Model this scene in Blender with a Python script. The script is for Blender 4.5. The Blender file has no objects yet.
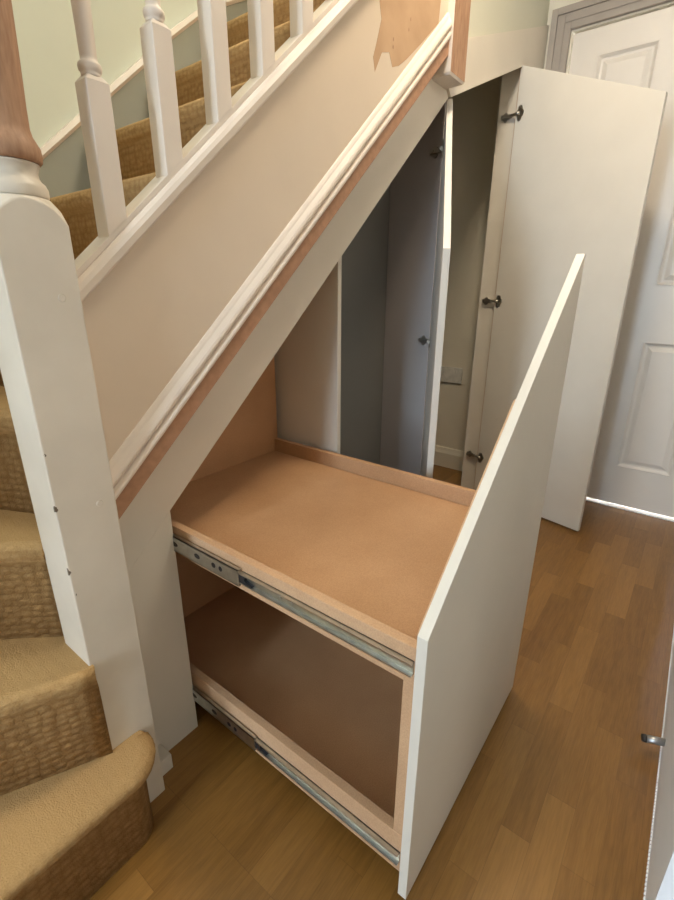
import bpy, bmesh, math
from mathutils import Vector, Matrix
C = bpy.context.scene.collection
PI = math.pi
S = 0.883                       # pitch of the flight
# ------------------------------------------------------------------ materials
def new_mat(name):
    m = bpy.data.materials.new(name); m.use_nodes = True
    nt = m.node_tree; b = nt.nodes['Principled BSDF']
    return m, nt, b
def nd(nt, t, **kw):
    n = nt.nodes.new(t)
    for k, v in kw.items(): setattr(n, k, v)
    return n
def mth(nt, op, a, b=None, c=None):
    n = nd(nt, 'ShaderNodeMath', operation=op)
    for i, v in enumerate((a, b, c)):
        if v is None: continue
        if isinstance(v, (int, float)): n.inputs[i].default_value = v
        else: nt.links.new(v, n.inputs[i])
    return n.outputs[0]
def srgb(r, g, b):
    f = lambda c: (c/255/12.92) if c/255 <= .04045 else ((c/255+.055)/1.055)**2.4
    return (f(r), f(g), f(b), 1)
def mix(nt, fac, a, b, blend='MIX'):
    n = nd(nt, 'ShaderNodeMix', data_type='RGBA', blend_type=blend)
    if isinstance(fac, (int, float)): n.inputs[0].default_value = fac
    else: nt.links.new(fac, n.inputs[0])
    for i, v in ((6, a), (7, b)):
        if isinstance(v, tuple): n.inputs[i].default_value = v
        else: nt.links.new(v, n.inputs[i])
    return n.outputs[2]
def noise(nt, scale, detail=3, vec=None, stretch=None):
    n = nd(nt, 'ShaderNodeTexNoise'); n.inputs['Scale'].default_value = scale; n.inputs['Detail'].default_value = detail
    v = vec or nd(nt, 'ShaderNodeNewGeometry').outputs['Position']
    if stretch:
        mp = nd(nt, 'ShaderNodeMapping'); mp.inputs['Scale'].default_value = stretch
        nt.links.new(v, mp.inputs['Vector']); v = mp.outputs[0]
    nt.links.new(v, n.inputs['Vector'])
    return n.outputs['Fac']
def ramp(nt, fac, stops):
    r = nd(nt, 'ShaderNodeValToRGB'); e = r.color_ramp.elements
    e[0].position, e[0].color = stops[0]; e[1].position, e[1].color = stops[-1]
    for p, c in stops[1:-1]:
        x = e.new(p); x.color = c
    nt.links.new(fac, r.inputs[0]); return r.outputs[0]
def bump(nt, b, h, strength=.3, dist=.002):
    n = nd(nt, 'ShaderNodeBump'); n.inputs['Strength'].default_value = strength; n.inputs['Distance'].default_value = dist
    nt.links.new(h, n.inputs['Height']); nt.links.new(n.outputs[0], b.inputs['Normal'])
def paint(name, col, rough=.45, var=.04, bs=.15, scale=9):
    m, nt, b = new_mat(name)
    n = noise(nt, scale, 4)
    d = tuple(max(0, c*(1-var)) for c in col[:3])+(1,); u = tuple(min(1, c*(1+var)) for c in col[:3])+(1,)
    nt.links.new(ramp(nt, n, [(.3, d), (.7, u)]), b.inputs['Base Color'])
    b.inputs['Roughness'].default_value = rough
    bump(nt, b, noise(nt, 160, 2), bs, .0006)
    return m
def wood(name, c1, c2, stretch, rough=.6, scale=30, bs=.1):
    m, nt, b = new_mat(name)
    n = noise(nt, scale, 5, None, stretch)
    nt.links.new(ramp(nt, n, [(.3, c1), (.7, c2)]), b.inputs['Base Color'])
    b.inputs['Roughness'].default_value = rough
    bump(nt, b, n, bs, .0006)
    return m
def mdf(name, c1, c2, rough=.5):
    m, nt, b = new_mat(name)
    n = noise(nt, 6, 5); f = noise(nt, 420, 2)
    base = ramp(nt, n, [(.3, c1), (.7, c2)])
    nt.links.new(mix(nt, .12, base, ramp(nt, f, [(.35, (0.12, .06, .03, 1)), (.65, (.7, .5, .3, 1))])), b.inputs['Base Color'])
    b.inputs['Roughness'].default_value = rough
    return m
M = {}
M['white'] = paint('white_paint', srgb(226, 220, 210), .4)
M['door_white'] = paint('door_white_paint', srgb(224, 216, 206), .38, .015)
M['panel'] = paint('primed_panel_paint', srgb(216, 209, 197), .5, .02)
M['rail'] = paint('rail_white_paint', srgb(219, 205, 190), .38)
M['apron'] = paint('apron_paint', srgb(214, 196, 174), .42, .02)
M['frame'] = paint('frame_paint', srgb(216, 207, 192), .5, .02)
M['wall'] = paint('stairwell_wall_paint', srgb(216, 220, 205), .85, .012)
M['hallwall'] = paint('hall_wall_paint', srgb(222, 214, 196), .85, .012)
M['landing'] = paint('landing_wall_paint', srgb(206, 204, 186), .8, .012)
M['wallwhite'] = paint('white_wall_paint', srgb(240, 243, 248), .7, .01)
M['ceil'] = paint('ceiling_paint', srgb(238, 236, 230), .9, .01)
M['string'] = paint('grey_string_paint', srgb(164, 166, 154), .5, .03)
M['grey'] = paint('grey_trim_paint', srgb(158, 148, 138), .5, .03)
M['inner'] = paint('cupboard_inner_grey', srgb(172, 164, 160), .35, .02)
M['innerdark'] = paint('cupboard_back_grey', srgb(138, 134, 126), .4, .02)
M['bare'] = wood('bare_wood', srgb(150, 112, 84), srgb(176, 138, 108), (6, 6, 1), .6)
M['bare_strip'] = wood('bare_strip_wood', srgb(156, 116, 88), srgb(178, 136, 106), (2, 2, 2), .6)
M['patch'] = wood('bare_board_patch', srgb(178, 144, 110), srgb(192, 158, 124), (1, 1, 1), .7, 14)
M['mdf'] = mdf('mdf_face', srgb(182, 138, 98), srgb(198, 154, 114), .42)
M['mdf_edge'] = mdf('mdf_edge', srgb(190, 150, 114), srgb(207, 168, 131), .6)
def metal(name, col, rough):
    m, nt, b = new_mat(name); b.inputs['Metallic'].default_value = 1
    n = noise(nt, 60, 2); d = tuple(c*.85 for c in col[:3])+(1,)
    nt.links.new(ramp(nt, n, [(.3, d), (.7, col)]), b.inputs['Base Color']); b.inputs['Roughness'].default_value = rough
    return m
M['zinc'] = metal('zinc_steel', (.62, .63, .60, 1), .3)
M['nickel'] = metal('hinge_nickel', (.46, .43, .38, 1), .28)
M['steel'] = metal('brushed_steel', (.5, .5, .5, 1), .4)
def plain(name, col, rough=.5):
    m, nt, b = new_mat(name); n = noise(nt, 40, 2); d = tuple(c*.8 for c in col[:3])+(1,)
    nt.links.new(ramp(nt, n, [(.3, d), (.7, col)]), b.inputs['Base Color']); b.inputs['Roughness'].default_value = rough
    return m
M['black'] = plain('black_plastic', (.02, .02, .022, 1), .45)
M['rubber'] = plain('dark_rubber', (.035, .025, .02, 1), .7)
M['socket'] = plain('socket_plastic', srgb(225, 222, 214), .4)
M['threshold'] = plain('threshold_strip', srgb(235, 236, 238), .35)
# old newel paint: chips along the corner
def newel_paint():
    m, nt, b = new_mat('chipped_newel_paint')
    geo = nd(nt, 'ShaderNodeNewGeometry'); sp = nd(nt, 'ShaderNodeSeparateXYZ'); nt.links.new(geo.outputs['Position'], sp.inputs[0])
    dx = mth(nt, 'ABSOLUTE', mth(nt, 'SUBTRACT', sp.outputs[0], .232)); dy = mth(nt, 'ABSOLUTE', mth(nt, 'SUBTRACT', sp.outputs[1], .697))
    d = mth(nt, 'MAXIMUM', dx, dy)
    near = mth(nt, 'LESS_THAN', d, .0045)
    n = noise(nt, 55, 4)
    chip = mth(nt, 'MULTIPLY', near, mth(nt, 'GREATER_THAN', n, .64))
    base = ramp(nt, noise(nt, 8, 4), [(.3, srgb(206, 195, 178)), (.7, srgb(218, 207, 190))])
    nt.links.new(mix(nt, chip, base, srgb(96, 80, 62)), b.inputs['Base Color'])
    b.inputs['Roughness'].default_value = .4
    bump(nt, b, noise(nt, 35, 3), .25, .001)
    return m
M['newel'] = newel_paint()
def carpet():
    m, nt, b = new_mat('tan_loop_carpet')
    geo = nd(nt, 'ShaderNodeNewGeometry')
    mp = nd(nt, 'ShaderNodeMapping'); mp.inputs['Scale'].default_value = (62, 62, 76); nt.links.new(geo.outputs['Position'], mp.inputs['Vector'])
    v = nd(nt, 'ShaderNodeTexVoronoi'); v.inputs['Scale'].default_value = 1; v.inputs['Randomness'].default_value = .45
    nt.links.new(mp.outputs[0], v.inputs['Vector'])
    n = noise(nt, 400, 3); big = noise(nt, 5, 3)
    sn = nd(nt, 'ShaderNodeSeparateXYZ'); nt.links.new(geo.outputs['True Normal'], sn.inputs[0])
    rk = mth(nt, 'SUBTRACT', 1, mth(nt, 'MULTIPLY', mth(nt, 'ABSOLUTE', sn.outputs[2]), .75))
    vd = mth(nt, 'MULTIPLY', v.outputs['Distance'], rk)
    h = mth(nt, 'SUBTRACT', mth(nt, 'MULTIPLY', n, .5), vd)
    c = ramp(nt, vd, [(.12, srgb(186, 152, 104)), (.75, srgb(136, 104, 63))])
    c = mix(nt, .35, c, ramp(nt, n, [(.3, srgb(130, 99, 60)), (.7, srgb(188, 154, 108))]))
    c = mix(nt, .2, c, ramp(nt, big, [(.35, srgb(152, 118, 76)), (.65, srgb(188, 152, 104))]))
    nt.links.new(c, b.inputs['Base Color']); b.inputs['Roughness'].default_value = .95
    b.inputs['Specular IOR Level'].default_value = .1
    bump(nt, b, h, .75, .004)
    return m
M['carpet'] = carpet()
def laminate():
    m, nt, b = new_mat('oak_laminate')
    geo = nd(nt, 'ShaderNodeNewGeometry'); sp = nd(nt, 'ShaderNodeSeparateXYZ'); nt.links.new(geo.outputs['Position'], sp.inputs[0])
    X, Y = sp.outputs[0], sp.outputs[1]
    ry = mth(nt, 'DIVIDE', mth(nt, 'ADD', Y, .83+.0015), .0556)
    row = mth(nt, 'FLOOR', ry)
    wn = nd(nt, 'ShaderNodeTexWhiteNoise', noise_dimensions='1D'); nt.links.new(row, wn.inputs['W'])
    cx = mth(nt, 'ADD', mth(nt, 'DIVIDE', X, .36), mth(nt, 'ADD', mth(nt, 'MULTIPLY', mth(nt, 'ROUND', mth(nt, 'MULTIPLY', wn.outputs['Value'], 3)), .333), -.245))
    col = mth(nt, 'FLOOR', cx)
    w2 = nd(nt, 'ShaderNodeTexWhiteNoise', noise_dimensions='2D'); cb = nd(nt, 'ShaderNodeCombineXYZ')
    nt.links.new(row, cb.inputs[0]); nt.links.new(col, cb.inputs[1]); nt.links.new(cb.outputs[0], w2.inputs['Vector'])
    # grain, shifted per strip
    cg = nd(nt, 'ShaderNodeCombineXYZ')
    nt.links.new(mth(nt, 'ADD', X, mth(nt, 'MULTIPLY', w2.outputs['Value'], 13)), cg.inputs[0]); nt.links.new(Y, cg.inputs[1])
    nt.links.new(mth(nt, 'MULTIPLY', w2.outputs['Value'], 7), cg.inputs[2])
    g = noise(nt, 14, 6, cg.outputs[0], (.55, 5.5, 1)); g2 = noise(nt, 60, 4, cg.outputs[0], (.4, 6, 1))
    base = ramp(nt, w2.outputs['Value'], [(0, srgb(116, 80, 32)), (.5, srgb(132, 93, 41)), (1, srgb(158, 115, 58))])
    c = mix(nt, .38, base, ramp(nt, g, [(.3, srgb(110, 74, 30)), (.65, srgb(146, 103, 49))]))
    c = mix(nt, .10, c, ramp(nt, g2, [(.4, srgb(104, 66, 26)), (.6, srgb(180, 130, 68))]))
    fy = mth(nt, 'FRACT', ry); fx = mth(nt, 'FRACT', cx)
    ln = mth(nt, 'MAXIMUM', mth(nt, 'LESS_THAN', fy, .012), mth(nt, 'LESS_THAN', fx, .0025))
    c = mix(nt, mth(nt, 'MULTIPLY', ln, .45), c, srgb(84, 52, 24))
    nt.links.new(c, b.inputs['Base Color'])
    b.inputs['Roughness'].default_value = .33
    bump(nt, b, g2, .05, .0005)
    return m
M['floor'] = laminate()
# ------------------------------------------------------------------ mesh helpers
WC = {}
def wc(o): return WC.get(o.name, Vector((0, 0, 0))) if o else Vector((0, 0, 0))
def obj(name, bm, mat, parent=None, bevel=0, smooth=False, origin=None):
    bmesh.ops.recalc_face_normals(bm, faces=bm.faces)
    xs = [v.co for v in bm.verts]
    lo = Vector([min(c[i] for c in xs) for i in range(3)]); hi = Vector([max(c[i] for c in xs) for i in range(3)])
    ctr = origin or Vector(((lo.x+hi.x)/2, (lo.y+hi.y)/2, lo.z))
    bmesh.ops.translate(bm, verts=bm.verts, vec=-ctr)
    me = bpy.data.meshes.new(name); bm.to_mesh(me); bm.free()
    mats = mat if isinstance(mat, (list, tuple)) else [mat]
    for m in mats: me.materials.append(m)
    if smooth:
        for p in me.polygons: p.use_smooth = True
    o = bpy.data.objects.new(name, me); C.objects.link(o)
    WC[o.name] = ctr
    if parent: o.parent = parent; o.location = ctr-wc(parent)
    else: o.location = ctr
    if bevel:
        b = o.modifiers.new('bevel', 'BEVEL'); b.width = bevel; b.segments = 2; b.limit_method = 'ANGLE'; b.angle_limit = math.radians(40)
    if smooth:
        pass
    return o
def thing(name, label, cat, loc, group=None):
    o = bpy.data.objects.new(name, None); C.objects.link(o); o.location = loc; WC[o.name] = Vector(loc); o.empty_display_size = .05
    o['label'] = label; o['category'] = cat
    if group: o['group'] = group
    return o
def struct(o): o['kind'] = 'structure'; return o
def box(bm, x0, x1, y0, y1, z0, z1, mi=0, mtx=None):
    vs = [bm.verts.new((x, y, z)) for x in (x0, x1) for y in (y0, y1) for z in (z0, z1)]
    fs = [(0, 1, 3, 2), (4, 6, 7, 5), (0, 4, 5, 1), (2, 3, 7, 6), (0, 2, 6, 4), (1, 5, 7, 3)]
    for f in fs:
        fc = bm.faces.new([vs[i] for i in f]); fc.material_index = mi
    if mtx is not None: bmesh.ops.transform(bm, matrix=mtx, verts=vs)
    return bm
def prism(bm, pts, a0, a1, axis='y', mi=0, mtx=None):
    f = {'y': lambda p, a: (p[0], a, p[1]), 'x': lambda p, a: (a, p[0], p[1]), 'z': lambda p, a: (p[0], p[1], a)}[axis]
    A = [bm.verts.new(f(p, a0)) for p in pts]; B = [bm.verts.new(f(p, a1)) for p in pts]
    fs = [bm.faces.new(A), bm.faces.new(B[::-1])]
    for i in range(len(pts)):
        j = (i+1) % len(pts); fs.append(bm.faces.new((A[i], A[j], B[j], B[i])))
    for q in fs: q.material_index = mi
    if mtx is not None: bmesh.ops.transform(bm, matrix=mtx, verts=A+B)
    return bm
def sweep(bm, prof, P0, P1):
    """profile list of (y, dz) carried from P0=(x,z) to P1=(x,z) with plumb cut ends"""
    A = [bm.verts.new((P0[0], y, P0[1]+d)) for y, d in prof]; B = [bm.verts.new((P1[0], y, P1[1]+d)) for y, d in prof]
    n = len(prof); bm.faces.new(A); bm.faces.new(B[::-1])
    for i in range(n):
        j = (i+1) % n; bm.faces.new((A[i], A[j], B[j], B[i]))
    return bm
def lathe(bm, prof, cx, cy, n=40, mi=0):
    rings = []
    for r, z in prof:
        rings.append([bm.verts.new((cx+r*math.cos(2*PI*k/n), cy+r*math.sin(2*PI*k/n), z)) for k in range(n)])
    for a, b in zip(rings, rings[1:]):
        for k in range(n):
            f = bm.faces.new((a[k], a[(k+1) % n], b[(k+1) % n], b[k])); f.smooth = True; f.material_index = mi
    bm.faces.new(rings[0][::-1]).material_index = mi; bm.faces.new(rings[-1]).material_index = mi
    return bm
def cyl(bm, p0, p1, r0, r1=None, n=20, mi=0):
    r1 = r0 if r1 is None else r1
    p0, p1 = Vector(p0), Vector(p1); d = (p1-p0).normalized(); u = d.orthogonal().normalized(); w = d.cross(u)
    A = [bm.verts.new(p0+r0*(math.cos(2*PI*k/n)*u+math.sin(2*PI*k/n)*w)) for k in range(n)]
    B = [bm.verts.new(p1+r1*(math.cos(2*PI*k/n)*u+math.sin(2*PI*k/n)*w)) for k in range(n)]
    for k in range(n):
        f = bm.faces.new((A[k], A[(k+1) % n], B[(k+1) % n], B[k])); f.smooth = True; f.material_index = mi
    bm.faces.new(A[::-1]).material_index = mi; bm.faces.new(B).material_index = mi
    return bm
def NB(): return bmesh.new()
YW = .7676      # face of the cupboard frame
XE = 2.423      # end wall of the hall
def zline(x, z0, x0, s=S): return z0+s*(x-x0)
# ------------------------------------------------------------------ setting
struct(obj('floor', box(NB(), -2.4, 3.3, -2.6, 1.62, -.04, 0), M['floor']))
struct(obj('wall_stairwell', box(NB(), -.9, 3.3, 1.566, 1.7, 0, 4.4), M['wall']))
# end wall of the hall with the door opening (y -.118 .. .652, z 0 .. 1.965)
b = NB(); DY0, DY1, DZ = -.118, .660, 1.978
box(b, XE, XE+.1, DY1, 1.565, 0, 4.4); box(b, XE, XE+.1, -.4, DY0, 0, 4.4); box(b, XE, XE+.1, DY0, DY1, DZ, 4.4)
struct(obj('wall_end', b, M['hallwall']))
# right wall of the hall, ending at the opening the photograph is taken from
struct(obj('wall_right', box(NB(), .655, XE, -.225, -.125, 0, 2.4), M['wallwhite']))
b = NB(); box(b, .60, .655, -.215, -.1635, 0, 2.05)
struct(obj('trim_1', b, M['wallwhite'], None, .003))
# scalloped sealing bead along the foot of the right wall
b = NB(); x = .66
while x < 1.9:
    prism(b, [(x, -.1255), (x+.0082, -.1255), (x+.0066, -.1230), (x+.0041, -.1222), (x+.0016, -.1230)], .0004, .004, 'z'); x += .0082
struct(obj('trim_2', b, M['wallwhite']))
b = NB(); box(b, -2.4, .655, -2.7, -2.6, 0, .85); box(b, -2.4, .655, -2.7, -2.6, 2.1, 2.6); box(b, -2.4, -.62, -2.7, -2.6, .85, 2.1); box(b, .40, .655, -2.7, -2.6, .85, 2.1)
struct(obj('wall_back', b, M['hallwall']))
b = NB(); box(b, -2.5, -2.4, -2.7, .0, 0, 2.6); box(b, -2.5, -2.4, .5, .73, 0, 2.6); box(b, -2.5, -2.4, .0, .5, 2.0, 2.6); box(b, -2.5, -2.4, .0, .5, 0, .5)
box(b, -2.4, -.9, .63, .73, 0, 2.6); box(b, -1.0, -.9, .73, 1.7, 0, 4.4)
struct(obj('wall_left', b, M['hallwall']))
struct(obj('wall_side', box(NB(), .655, .755, -2.6, -.225, 0, 2.6), M['hallwall']))
b = NB(); box(b, -2.4, XE, -.225, .72, 2.4, 2.5); box(b, -2.4, .755, -2.7, -.225, 2.4, 2.5)
struct(obj('ceiling', b, M['ceil']))
struct(obj('ceiling_stairwell', box(NB(), -1.0, 3.3, .6, 1.7, 4.4, 4.5), M['ceil']))
# upper wall beyond the drop newel and its turn over the flight
b = NB(); prism(b, [(1.44, 1.60), (XE, 1.93), (XE, 4.4), (1.44, 4.4)], YW, YW+.09)
prism(b, [(-.9, 2.4), (1.44, 2.4), (1.44, 4.4), (-.9, 4.4)], .66, .72)
struct(obj('wall_landing', b, M['landing']))
# ---- hall door, architrave, threshold
b = NB(); aw = .078
box(b, XE-.018, XE, DY1+.006, DY1+.006+aw, 0, DZ+.006+aw); box(b, XE-.018, XE, DY0-.006, DY1+.006, DZ+.006, DZ+.006+aw)
box(b, XE-.028, XE-.018, DY1+.06, DY1+.006+aw, 0, DZ+.006+aw); box(b, XE-.028, XE-.018, DY0-.006, DY1+.06, DZ+.06, DZ+.006+aw)
box(b, XE-.022, XE-.018, DY1+.03, DY1+.06, 0, DZ+.06); box(b, XE-.022, XE-.018, DY0-.006, DY1+.03, DZ+.03, DZ+.06)
struct(obj('trim_3', b, M['grey'], None, .003))
def panel_door():
    bm = NB(); x0, x1 = XE+.012, XE+.050; y0, y1, z0, z1 = DY0+.004, DY1-.004, .014, DZ-.004
    cols = [(-.026, .192), (.343, .557)]; rows = [(.20, .785), (1.01, 1.56), (1.665, 1.885)]
    box(bm, x0+.01, x1, y0, y1, z0, z1)
    ys = [y0, cols[0][0], cols[0][1], cols[1][0], cols[1][1], y1]; zs = [z0]+[v for r in rows for v in r]+[z1]
    # stiles and rails: front skin grid leaving panel holes
    for i in range(5):
        for j in range(7):
            if i in (1, 3) and j in (1, 3, 5): continue
            box(bm, x0, x0+.0101, ys[i], ys[i+1], zs[j], zs[j+1])
    for c in cols:
        for r in rows:
            # sloped moulding ring then raised field
            m1, m2 = .024, .042
            def ring(e, xx): return [bm.verts.new((xx, c[0]+e, r[0]+e)), bm.verts.new((xx, c[1]-e, r[0]+e)), bm.verts.new((xx, c[1]-e, r[1]-e)), bm.verts.new((xx, c[0]+e, r[1]-e))]
            R = [ring(0, x0-.001), ring(.006, x0-.002), ring(.016, x0+.008), ring(m1, x0+.009), ring(m2, x0+.002)]
            for p, q in zip(R, R[1:]):
                for k in range(4): bm.faces.new((p[k], p[(k+1) % 4], q[(k+1) % 4], q[k]))
            bm.faces.new(R[-1])
    bmesh.ops.remove_doubles(bm, verts=bm.verts, dist=.00005)
    return bm
struct(obj('door_1', panel_door(), M['door_white']))
struct(obj('trim_4', box(NB(), XE-.004, XE+.07, DY0+.002, DY1-.002, 0, .004), M['threshold']))
# room beyond the hall door: its lit floor shows as the bright line under the door
b = NB(); box(b, 3.3, 3.4, -.5, 1.6, 0, 2.4); box(b, XE+.1, 3.3, -.5, -.4, 0, 2.4); box(b, XE+.1, 3.4, -.5, 1.6, 2.4, 2.5)
struct(obj('wall_beyond', b, M['wallwhite']))
# skirting on the end wall inside the cupboard
b = NB(); prism(b, [(XE, 0), (XE-.016, 0), (XE-.016, .085), (XE-.010, .10), (XE-.006, .115), (XE, .118)], .80, 1.56, 'y')
struct(obj('baseboard_end', b, M['hallwall']))
# ------------------------------------------------------------------ staircase
st = thing('staircase', 'white painted winder staircase with tan loop carpet, turned balusters and half-stripped newel posts', 'staircase', (.277, .742, 0))
def step(front, back, z0, z1, over=.022, end=1.0):
    """carpeted step: front = riser polyline (x,y) listed so that the outside lies to its left-hand normal (nx,ny)"""
    bm = NB(); n = len(front); nor = []
    for i in range(n):
        a = Vector(front[max(i-1, 0)]); c = Vector(front[min(i+1, n-1)]); t = (c-a).normalized(); nor.append(Vector((t.y, -t.x)))
    nor[-1] = nor[-1]*end
    prof = [(0, z0), (.001, z1-.045), (over*.55, z1-.038), (over*.9, z1-.028), (over, z1-.017), (over*.9, z1-.008), (over*.6, z1-.002), (over*.1, z1)]
    grid = [[bm.verts.new((p[0]+o*m.x, p[1]+o*m.y, z)) for o, z in prof] for p, m in zip(front, nor)]
    for a, c in zip(grid, grid[1:]):
        for k in range(len(prof)-1):
            f = bm.faces.new((a[k], c[k], c[k+1], a[k+1])); f.smooth = True
    bt = [bm.verts.new((p[0], p[1], z1)) for p in back]; bb = [bm.verts.new((p[0], p[1], z0)) for p in back]
    top = [g[-1] for g in grid]+bt; bot = [g[0] for g in grid]+bb
    bm.faces.new(top); bm.faces.new(bot[::-1])
    m = len(bt)
    for i in range(m-1): bm.faces.new((bb[i], bb[i+1], bt[i+1], bt[i]))
    bm.faces.new([bb[-1]]+grid[0]+[bt[-1]]); bm.faces.new([bb[0], bt[0]]+grid[-1][::-1])
    return bm
R = .20
arc = [(.231+.048*math.sin(a), .688-.05*math.cos(a)) for a in [i*PI/2/8 for i in range(9)]]
L0 = -.88
f1 = [(L0, .638), (-.3, .638), (.05, .638), (.15, .638), (.20, .638)]+arc[0:]
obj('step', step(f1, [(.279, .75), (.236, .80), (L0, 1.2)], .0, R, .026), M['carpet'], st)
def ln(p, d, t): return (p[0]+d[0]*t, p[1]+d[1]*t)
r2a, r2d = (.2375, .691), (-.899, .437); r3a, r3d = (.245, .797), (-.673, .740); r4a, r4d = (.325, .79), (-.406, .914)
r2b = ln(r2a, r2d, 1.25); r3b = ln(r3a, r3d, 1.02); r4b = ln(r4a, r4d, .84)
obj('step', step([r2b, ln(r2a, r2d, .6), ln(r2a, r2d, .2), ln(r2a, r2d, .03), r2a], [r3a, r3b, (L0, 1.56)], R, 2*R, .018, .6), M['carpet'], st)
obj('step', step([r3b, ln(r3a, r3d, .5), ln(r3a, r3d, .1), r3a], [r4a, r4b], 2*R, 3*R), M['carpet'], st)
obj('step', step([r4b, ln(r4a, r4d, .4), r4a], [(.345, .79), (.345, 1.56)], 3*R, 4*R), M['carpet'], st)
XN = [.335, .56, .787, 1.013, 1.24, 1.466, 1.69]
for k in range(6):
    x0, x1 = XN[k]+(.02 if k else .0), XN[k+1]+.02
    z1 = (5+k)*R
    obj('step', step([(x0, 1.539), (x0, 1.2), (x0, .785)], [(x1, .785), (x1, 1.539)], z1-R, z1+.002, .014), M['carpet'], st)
# wall string with white capping, rising along the stairwell wall
top = [(.28, .93), (.44, 1.118), (.64, 1.302), (.795, 1.440), (.89, 1.527), (1.022, 1.643), (1.127, 1.743), (1.25, 1.843), (1.363, 1.915), (1.484, 1.981), (1.9, 2.15), (2.40, 2.35)]
bot = [(x, z-.36) for x, z in reversed(top)]
obj('wall_string', prism(NB(), top+bot, 1.540, 1.565), M['string'], st)
def cap(pts, y0, y1, h):
    bm = NB(); A = []
    for x, z in pts: A.append([bm.verts.new(v) for v in ((x, y0, z), (x, y0-.004, z+h*.4), (x, y0+.004, z+h), (x, y1, z+h), (x, y1, z))])
    for a, c in zip(A, A[1:]):
        for k in range(5): bm.faces.new((a[k], a[(k+1) % 5], c[(k+1) % 5], c[k]))
    bm.faces.new(A[0]); bm.faces.new(A[-1][::-1]); return bm
o = obj('string_capping', cap(top, 1.536, 1.565, .026), M['rail'], st); o['label'] = 'white capping along the grey wall string'
# outer string (apron) with the bare board patch near the top post
lo = lambda x: .628+.8875*(x-.34)
up = lambda x: .979+.880*(x-.33)
b = NB(); XA, XB = .318, 1.455
prism(b, [(XA, lo(XA)+.02), (XB, lo(XB)+.02), (XB, up(XB)+.02), (XA, up(XA)+.02)], .728, .757)
patch = [(1.090, 1.474), (1.118, 1.520), (1.150, 1.530), (1.166, 1.505), (1.196, 1.517), (1.23, 1.54), (1.30, 1.594), (1.39, 1.668), (1.40, 1.76), (1.30, 1.775), (1.20, 1.72), (1.11, 1.65), (1.100, 1.615), (1.112, 1.580), (1.096, 1.535), (1.082, 1.500)]
patch = [(x, min(z, up(x)-.004)) for x, z in patch]
prism(b, patch, .7274, .7285, 'y', 1)
for px, pz in ((1.166, 1.545), (1.166, 1.56), (1.243, 1.625), (1.236, 1.602)):
    prism(b, [(px+.0022*math.cos(t*PI/4), pz+.004*math.sin(t*PI/4)) for t in range(8)], .7270, .7280, 'y', 2)
obj('outer_string', b, [M['apron'], M['patch'], M['bare']], st)
o = obj('bare_wood_strip', prism(NB(), [(XA, lo(XA)+.006), (XB-.01, lo(XB-.01)+.006), (XB-.01, lo(XB-.01)+.046), (XA, lo(XA)+.046)], .718, .7279), M['bare_strip'], st, .001)
o['label'] = 'unpainted brown strip along the lower edge of the string'
prof = [(.728, .0445), (.717, .0445), (.7135, .047), (.7125, .052), (.7135, .057), (.718, .060), (.7205, .0625), (.7205, .065), (.7165, .067), (.7135, .071), (.713, .076), (.7145, .082), (.718, .088), (.721, .093), (.7225, .098), (.7245, .102), (.726, .1045), (.728, .105)]
obj('string_moulding', sweep(NB(), prof, (XA, lo(XA)), (XB-.01, lo(XB-.01))), M['rail'], st)
prof = [(.760, .0), (.713, .0), (.710, .004), (.709, .016), (.712, .024), (.717, .029), (.7205, .030), (.7205, .028), (.722, .028), (.722, .039), (.762, .039), (.762, .028), (.772, .022), (.774, .0)]
obj('base_rail', sweep(NB(), prof, (XA, up(XA)), (XB-.01, up(XB-.01))), M['rail'], st)
# newel post
b = NB(); nx0, nx1, ny0, ny1 = .232, .322, .697, .787
cx, cy = .277, .742
N = 32; per = []; h = .045
for k in range(N):
    a = 2*PI*k/N+PI/4; c_, s_ = math.cos(a), math.sin(a); q = max(abs(c_), abs(s_)); per.append((cx+h*c_/q, cy+h*s_/q, max(abs(c_), abs(s_))))
lowr = [b.verts.new((x, y, 0)) for x, y, q in per]
midr = [b.verts.new((x, y, 1.074+.030*((q-.7071)/.2929)**.6)) for x, y, q in per]
topr = [b.verts.new((cx+(x-cx)*.93*min(1, .045/math.hypot(x-cx, y-cy)), cy+(y-cy)*.93*min(1, .045/math.hypot(x-cx, y-cy)), 1.107)) for x, y, q in per]
b.faces.new(lowr[::-1]); b.faces.new(topr)
for A_, B_ in ((lowr, midr), (midr, topr)):
    for k in range(N): b.faces.new((A_[k], A_[(k+1) % N], B_[(k+1) % N], B_[k]))
lathe(b, [(.0418, 1.1065), (.0425, 1.112), (.0425, 1.118), (.040, 1.124), (.0365, 1.127), (.0345, 1.131), (.034, 1.137), (.036, 1.143), (.0385, 1.147)], cx, cy)
nw = obj('newel_post', b, M['newel'], st, .0025); nw['label'] = 'lower newel post with chipped white paint'
o = obj('turned_shaft', lathe(NB(), [(.0385, 1.1472), (.0415, 1.150), (.0425, 1.156), (.0420, 1.165), (.0385, 1.172), (.0355, 1.178), (.034, 1.186), (.0345, 1.21), (.0370, 1.26), (.0395, 1.32), (.0405, 1.38), (.039, 1.5), (.034, 1.62), (.030, 1.72), (.030, 1.78)], cx, cy), M['bare'], nw)
o['label'] = 'stripped bare wood turned top of the newel'
for px, pz in ((.296, .985), (.296, .677)):
    o = obj('screw_plug', cyl(NB(), (px, .6972, pz), (px, .6964, pz), .0055, .0045, 16), M['newel'], nw)
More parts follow.
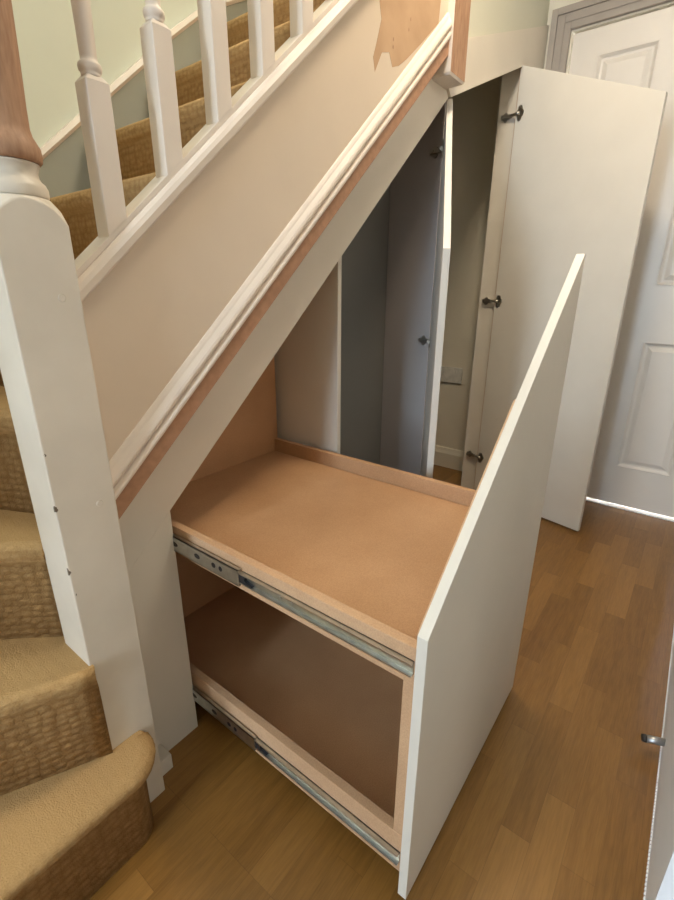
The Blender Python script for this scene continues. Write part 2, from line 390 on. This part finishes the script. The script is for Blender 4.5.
# balusters
def baluster(x0):
    bm = NB(); w = .033; y0, y1 = .722, .755; x1 = x0+w
    zb = lambda x: up(x)+.036
    zt = 1.264+S*(x0-.388)
    V = [bm.verts.new(p) for p in ((x0, y0, zb(x0)), (x1, y0, zb(x1)), (x1, y1, zb(x1)), (x0, y1, zb(x0)), (x0, y0, zt), (x1, y0, zt), (x1, y1, zt), (x0, y1, zt))]
    cx, cy = (x0+x1)/2, (y0+y1)/2
    T = [bm.verts.new((cx+(v.co.x-cx)*.62, cy+(v.co.y-cy)*.62, zt+.008)) for v in V[4:]]
    for f in ((0, 3, 2, 1), (0, 1, 5, 4), (1, 2, 6, 5), (2, 3, 7, 6), (3, 0, 4, 7)): bm.faces.new([V[i] for i in f])
    for k in range(4): bm.faces.new((V[4+k], V[4+(k+1) % 4], T[(k+1) % 4], T[k]))
    bm.faces.new(T)
    hb = zt+.47
    lathe(bm, [(.0125, zt+.006), (.0130, zt+.008), (.0125, zt+.011), (.0148, zt+.014), (.0155, zt+.018), (.0148, zt+.022), (.0122, zt+.024), (.0110, zt+.026), (.0108, zt+.03), (.0112, zt+.06), (.0128, zt+.14), (.0132, zt+.2), (.012, zt+.32), (.0105, zt+.40), (.014, hb-.02), (.014, hb)], cx, cy, 24)
    return bm
for i in range(9):
    obj('baluster', baluster(.388+.1105*i), M['rail'], st, .0015)
obj('handrail', sweep(NB(), [(.712, .03), (.709, .05), (.716, .07), (.742, .078), (.768, .07), (.775, .05), (.772, .03), (.764, 0), (.720, 0)], (.29, 1.65), (1.44, 1.65+S*1.15)), M['bare'], st)
# drop newel at the head of the flight
b = NB(); dx0, dx1, dy0, dy1, dz = 1.442, 1.540, .708, .800, 1.568
V = [b.verts.new(p) for p in ((dx0+.004, dy0+.004, dz), (dx1-.004, dy0+.004, dz), (dx1-.004, dy1, dz), (dx0+.004, dy1, dz), (dx0, dy0, dz+.006), (dx1, dy0, dz+.006), (dx1, dy1, dz+.006), (dx0, dy1, dz+.006), (dx0, dy0, 2.9), (dx1, dy0, 2.9), (dx1, dy1, 2.9), (dx0, dy1, 2.9))]
b.faces.new([V[i] for i in (3, 2, 1, 0)]); b.faces.new(V[8:])
for s in (0, 4):
    for k in range(4):
        f = b.faces.new((V[s+k], V[s+(k+1) % 4], V[s+4+(k+1) % 4], V[s+4+k]))
        if k == 0 and s == 4: f.material_index = 1
o = obj('drop_newel', b, [M['rail'], M['bare']], st); o['label'] = 'upper post with one face stripped to bare wood'
# ------------------------------------------------------------------ cupboard under the stairs
cb = thing('understairs_cupboard', 'white fitted cupboard under the staircase with two open doors and sloping frame', 'cupboard', (1.3, .79, 0))
XO, ZO = .456, .578
zo = lambda x: ZO+S*(x-XO)
XK, SF = 1.56, .425; ZK = zo(XK)
b = NB(); prism(b, [(.318, 0), (XO, 0), (XO, ZO), (.318, zo(.318))], YW, YW+.022)
obj('stile', b, M['frame'], cb)
b = NB(); prism(b, [(.318, zo(.318)+.0008), (XO, ZO+.0008), (XK, ZK), (1.455, lo(1.455)+.05), (.318, lo(.318)+.05)], YW-.0003, YW+.022)
obj('sloping_rail', b, M['frame'], cb)
b = NB(); XH = 2.180; zf = lambda x: ZK+SF*(x-XK)
prism(b, [(1.456, lo(1.456)+.05), (XK, ZK), (XH, zf(XH)), (XH+.0305, zf(XH)), (XH+.0305, 0), (XE, 0), (XE, 2.026), (1.655, 1.732), (1.50, 1.674)], YW-.009, YW+.022)
obj('fascia', b, M['frame'], cb)
obj('skirting_block', box(NB(), .3225, .361, .726, YW-.0005, 0, .040), M['frame'], cb, .002)
# hinge post and partitions
b = NB(); box(b, XH+.001, XH+.03, YW+.004, .842, 0, zf(XH)+.02); box(b, XH-.0005, XH+.03, YW-.003, YW+.0039, 0, zf(XH)-.002, 1)
obj('hinge_post', b, [M['frame'], M['mdf']], cb)
P1 = 1.036
obj('partition', prism(NB(), [(YW+.024, 0), (1.40, 0), (1.40, zo(P1)), (YW+.024, zo(P1))], P1, P1+.016, 'x'), [M['panel']], cb, .001)
P2 = 1.593
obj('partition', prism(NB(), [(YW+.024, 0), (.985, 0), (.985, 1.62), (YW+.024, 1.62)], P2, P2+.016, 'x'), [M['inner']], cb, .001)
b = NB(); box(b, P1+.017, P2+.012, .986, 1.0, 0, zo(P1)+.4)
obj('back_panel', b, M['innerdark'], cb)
obj('side_panel', prism(NB(), [(YW+.024, 0), (1.3, 0), (1.3, ZO-.02), (YW+.024, ZO-.02)], .432, .450, 'x'), M['mdf'], cb)
# soffit under the flight and landing
b = NB(); prism(b, [(.318, zo(.318)+.03), (XK, ZK+.03), (XE, zf(XE)+.05), (XE, zf(XE)+.08), (XK, ZK+.06), (.318, zo(.318)+.06)], YW+.024, 1.56)
obj('soffit', b, M['hallwall'], cb)
# doors: built closed (pointing -x from the pivot), then swung
def hinge(parent, mtx, zc, swing):
    """cup with winged flange on the leaf, bridging arm and winged plate on the post"""
    bm = NB(); I = 0
    # on the leaf (local: -x away from the pivot, +y = inner face at y=.018)
    box(bm, -.030, -.016, .0182, .0200, zc-.009, zc+.009)
    for s in (-1, 1):
        prism(bm, [(-.036, zc+s*.006), (-.012, zc+s*.006), (-.016, zc+s*.024), (-.022, zc+s*.027), (-.030, zc+s*.024)], .0182, .0212, 'y')
    cyl(bm, (-.024, .019, zc), (-.024, .0215, zc), .017, .016, 24)
    for s in (-1, 1): cyl(bm, (-.023, .021, zc+s*.019), (-.023, .0228, zc+s*.019), .0042, .0036, 12)
    bmesh.ops.transform(bm, matrix=mtx, verts=bm.verts)
    px, py = mtx.translation.x, mtx.translation.y
    k = len(bm.verts)
    # plate on the post face x = px+.003, going +y
    X0 = px-.001
    box(bm, X0-.004, X0, py+.030, py+.062, zc-.008, zc+.008)
    for s in (-1, 1):
        prism(bm, [(py+.036, zc+s*.006), (py+.056, zc+s*.006), (py+.052, zc+s*.014), (py+.046, zc+s*.018), (py+.040, zc+s*.014)], X0-.003, X0, 'x')
    box(bm, X0-.016, X0-.004, py+.018, py+.060, zc-.006, zc+.006)
    a = mtx @ Vector((-.024, .024, zc)); 
    cyl(bm, (X0-.010, py+.022, zc), a, .006, .006, 12)
    cyl(bm, (X0-.016, py+.05, zc), (X0-.018, py+.05, zc), .0045, .004, 12)
    o = obj('hinge', bm, M['nickel'], parent)
    return o
def leaf(name, pivot, ang, pts, zs, mat, label):
    mtx = Matrix.Translation(Vector((pivot[0], pivot[1], 0))) @ Matrix.Rotation(ang, 4, 'Z')
    bm = NB(); prism(bm, [(-s, z) for s, z in pts], 0, .018, 'y', 0, mtx)
    o = obj(name, bm, mat, cb, .0012); o['label'] = label
    for z in zs: hinge(o, mtx, z, ang)
    return o
A3 = math.radians(75.9)
leaf('door', (XH, YW-.004), A3, [(.004, .012), (.540, .012), (.540, zf(XH)-.540*SF+.004), (.004, zf(XH)-.002)], (1.653, .944, .20), M['panel'], 'right-hand cupboard door swung wide open')
A2 = math.radians(28.0)
leaf('door', (P2-.002, YW), A2, [(.004, .012), (.545, .012), (.545, zo(P2)-.545*S-.012), (.02, zo(P2)-.02*S-.012), (.004, zo(P2)-.028)], (1.42, .815, .22), M['panel'], 'middle cupboard door ajar, seen edge-on')
# ------------------------------------------------------------------ pull-out drawer unit
dr = thing('pull_out_drawer', 'tall pull-out storage unit with white sloped front and two brown trays', 'drawer', (.745, .62, 0))
XL, XR, YF = .463, 1.031, .2017
ZB, ZKK = .009, .560; ZT = ZKK+S*(XR-XL)
obj('front_panel', prism(NB(), [(XL, ZB), (XR, ZB), (XR, ZT), (XR-.004, ZT), (XL, ZKK)], YF, YF+.016), M['panel'], dr, .001)
BX0, BX1 = .466, 1.022
obj('backing_board', prism(NB(), [(BX0, .063), (BX1, .063), (BX1, .815), (.815, .815), (BX0, .500)], YF+.0162, YF+.034), M['mdf_edge'], dr, .0008)
YB = 1.026; Y0 = YF+.0343
zb_ = lambda x: zo(x)-.015
obj('back_panel', prism(NB(), [(BX0, .063), (BX1, .063), (BX1, zb_(BX1)), (BX0, zb_(BX0))], YB, YB+.014), M['mdf'], dr)
def tray(z0, zfl, z1):
    t = obj('tray', box(NB(), BX0+.0165, BX1-.0165, Y0, YB-.0003, zfl-.014, zfl), M['mdf'], dr)
    obj('side_rail', box(NB(), BX0-.0008, BX0+.016, YF+.0165, YB-.0003, z0, z1), M['mdf_edge'], t, .0008)
    obj('side_rail', box(NB(), BX1-.016, BX1, Y0, YB-.0003, z0, z1), M['mdf'], t, .0008)
    return t
tray(.472, .496, .5365)
tray(.063, .088, .152)
def slide(z0, z1, yend):
    h = z1-z0
    bm = NB()
    # inner channel on the side rail, open towards the side
    xo = BX0-.0012
    box(bm, xo-.002, xo, YF+.018, yend, z0+.006, z1-.006)
    box(bm, xo-.009, xo, YF+.018, yend, z1-.0085, z1-.006); box(bm, xo-.009, xo, YF+.018, yend, z0+.006, z0+.0085)
    for yy in (.45, .475):
        cyl(bm, (xo-.002, yy, (z0+z1)/2), (xo-.0042, yy, (z0+z1)/2), .0045, .0035, 14)
    s = obj('drawer_slide', bm, M['zinc'], dr)
    bm = NB()
    box(bm, xo-.0105, xo-.0090, yend-.02, 1.0, z0, z1)
    box(bm, xo-.0105, xo-.003, yend-.02, 1.0, z1-.0022, z1); box(bm, xo-.0105, xo-.003, yend-.02, 1.0, z0, z0+.0022)
    obj('outer_member', bm, M['zinc'], s)
    bm = NB(); zc = (z0+z1)/2
    box(bm, xo-.0085, xo-.0022, yend-.034, yend-.012, z0+.009, z1-.009)
    prism(bm, [(yend-.034, zc-.002), (yend-.052, zc-.007), (yend-.034, zc-.009)], xo-.008, xo-.002, 'x')
    o = obj('end_stop', bm, M['black'], s); o['label'] = 'black plastic end stop of the slide'
    for yy, w in ((.765, .012), (.690, .009), (.640, .006), (.620, .005)):
        bm = NB(); prism(bm, [(yy+w*math.cos(t*PI/5), zc+.0055*math.sin(t*PI/5)) for t in range(10)], xo-.0108, xo-.0104, 'x')
        obj('slide_hole', bm, M['black'], s)
    return s
slide(.487, .521, .590)
slide(.084, .119, .580)
# ------------------------------------------------------------------ small things
ds = thing('door_stop', 'grey metal door stop with dark rubber tip on the right-hand wall', 'door stop', (1.052, -.125, .04))
obj('stop_body', cyl(NB(), (1.052, -.125, .040), (1.038, -.09, .040), .0085, .008, 20), M['steel'], ds)
o = obj('rubber_tip', cyl(NB(), (1.038, -.09, .040), (1.0355, -.083, .040), .0088, .008, 20), M['rubber'], ds)
sk = thing('wall_socket', 'double wall socket low on the end wall inside the cupboard', 'socket', (XE-.012, 1.06, .50))
obj('socket_plate', box(NB(), XE-.010, XE, .99, 1.136, .50, .586), M['socket'], sk, .002)
for y in (1.02, 1.09):
    obj('socket_switch', box(NB(), XE-.013, XE-.010, y, y+.012, .555, .575), M['socket'], sk, .001)
# ------------------------------------------------------------------ lights
def area(name, loc, direction, sx, sy, power, col):
    l = bpy.data.lights.new(name, 'AREA'); l.shape = 'RECTANGLE'; l.size = sx; l.size_y = sy; l.energy = power; l.color = col
    o = bpy.data.objects.new(name, l); C.objects.link(o); o.location = loc
    o.rotation_euler = Vector(direction).to_track_quat('-Z', 'Y').to_euler(); return o
area('front_door_daylight', (-2.46, .26, 1.25), (1, 0, -.05), .42, 1.45, 66, (.68, .84, 1.0))
area('room_window_daylight', (-.1, -2.62, 1.5), (0, 1, -.1), 1.0, 1.2, 6, (1.0, .93, .82))
area('stairwell_daylight', (.75, 1.13, 4.3), (.3, 0, -1), 1.4, .7, 40, (.97, 1.0, .92))
area('upper_flight_fill', (-.88, 1.12, 3.3), (1, 0, -.62), .7, .9, 26, (1.0, .99, .93))  # added fill to brighten the upper risers; no window is built here
area('hall_ceiling_lamp', (1.2, .42, 2.39), (0, 0, -1), .22, .22, 15, (1.0, .85, .64))
area('room_beyond_daylight', (3.28, .3, 1.2), (-1, 0, -.6), 1.0, 1.6, 600, (.9, .95, 1.0))
w = bpy.data.worlds.new('world'); bpy.context.scene.world = w; w.use_nodes = True
w.node_tree.nodes['Background'].inputs[0].default_value = (.8, .9, 1, 1); w.node_tree.nodes['Background'].inputs[1].default_value = .6
# ------------------------------------------------------------------ camera
F, YAW, PITCH, ROLL = 461.6944, .9179, .3388, -.0045
fw = Vector((math.sin(YAW)*math.cos(PITCH), math.cos(YAW)*math.cos(PITCH), -math.sin(PITCH)))
r = Vector((math.cos(YAW), -math.sin(YAW), 0)); dn = fw.cross(r)
r2 = math.cos(ROLL)*r+math.sin(ROLL)*dn; d2 = -math.sin(ROLL)*r+math.cos(ROLL)*dn
cam = bpy.data.cameras.new('camera'); co = bpy.data.objects.new('camera', cam); C.objects.link(co)
cam.sensor_fit = 'VERTICAL'; cam.sensor_height = 36; cam.lens = F*36/900; cam.clip_start = .02
co.matrix_world = Matrix(((r2.x, -d2.x, -fw.x, 0), (r2.y, -d2.y, -fw.y, 0), (r2.z, -d2.z, -fw.z, 1.0), (0, 0, 0, 1)))
sc = bpy.context.scene; sc.camera = co
vs = sc.view_settings; vs.view_transform = 'Standard'; vs.look = 'None'; vs.gamma = 1; vs.use_curve_mapping = False; vs.exposure = 0.03
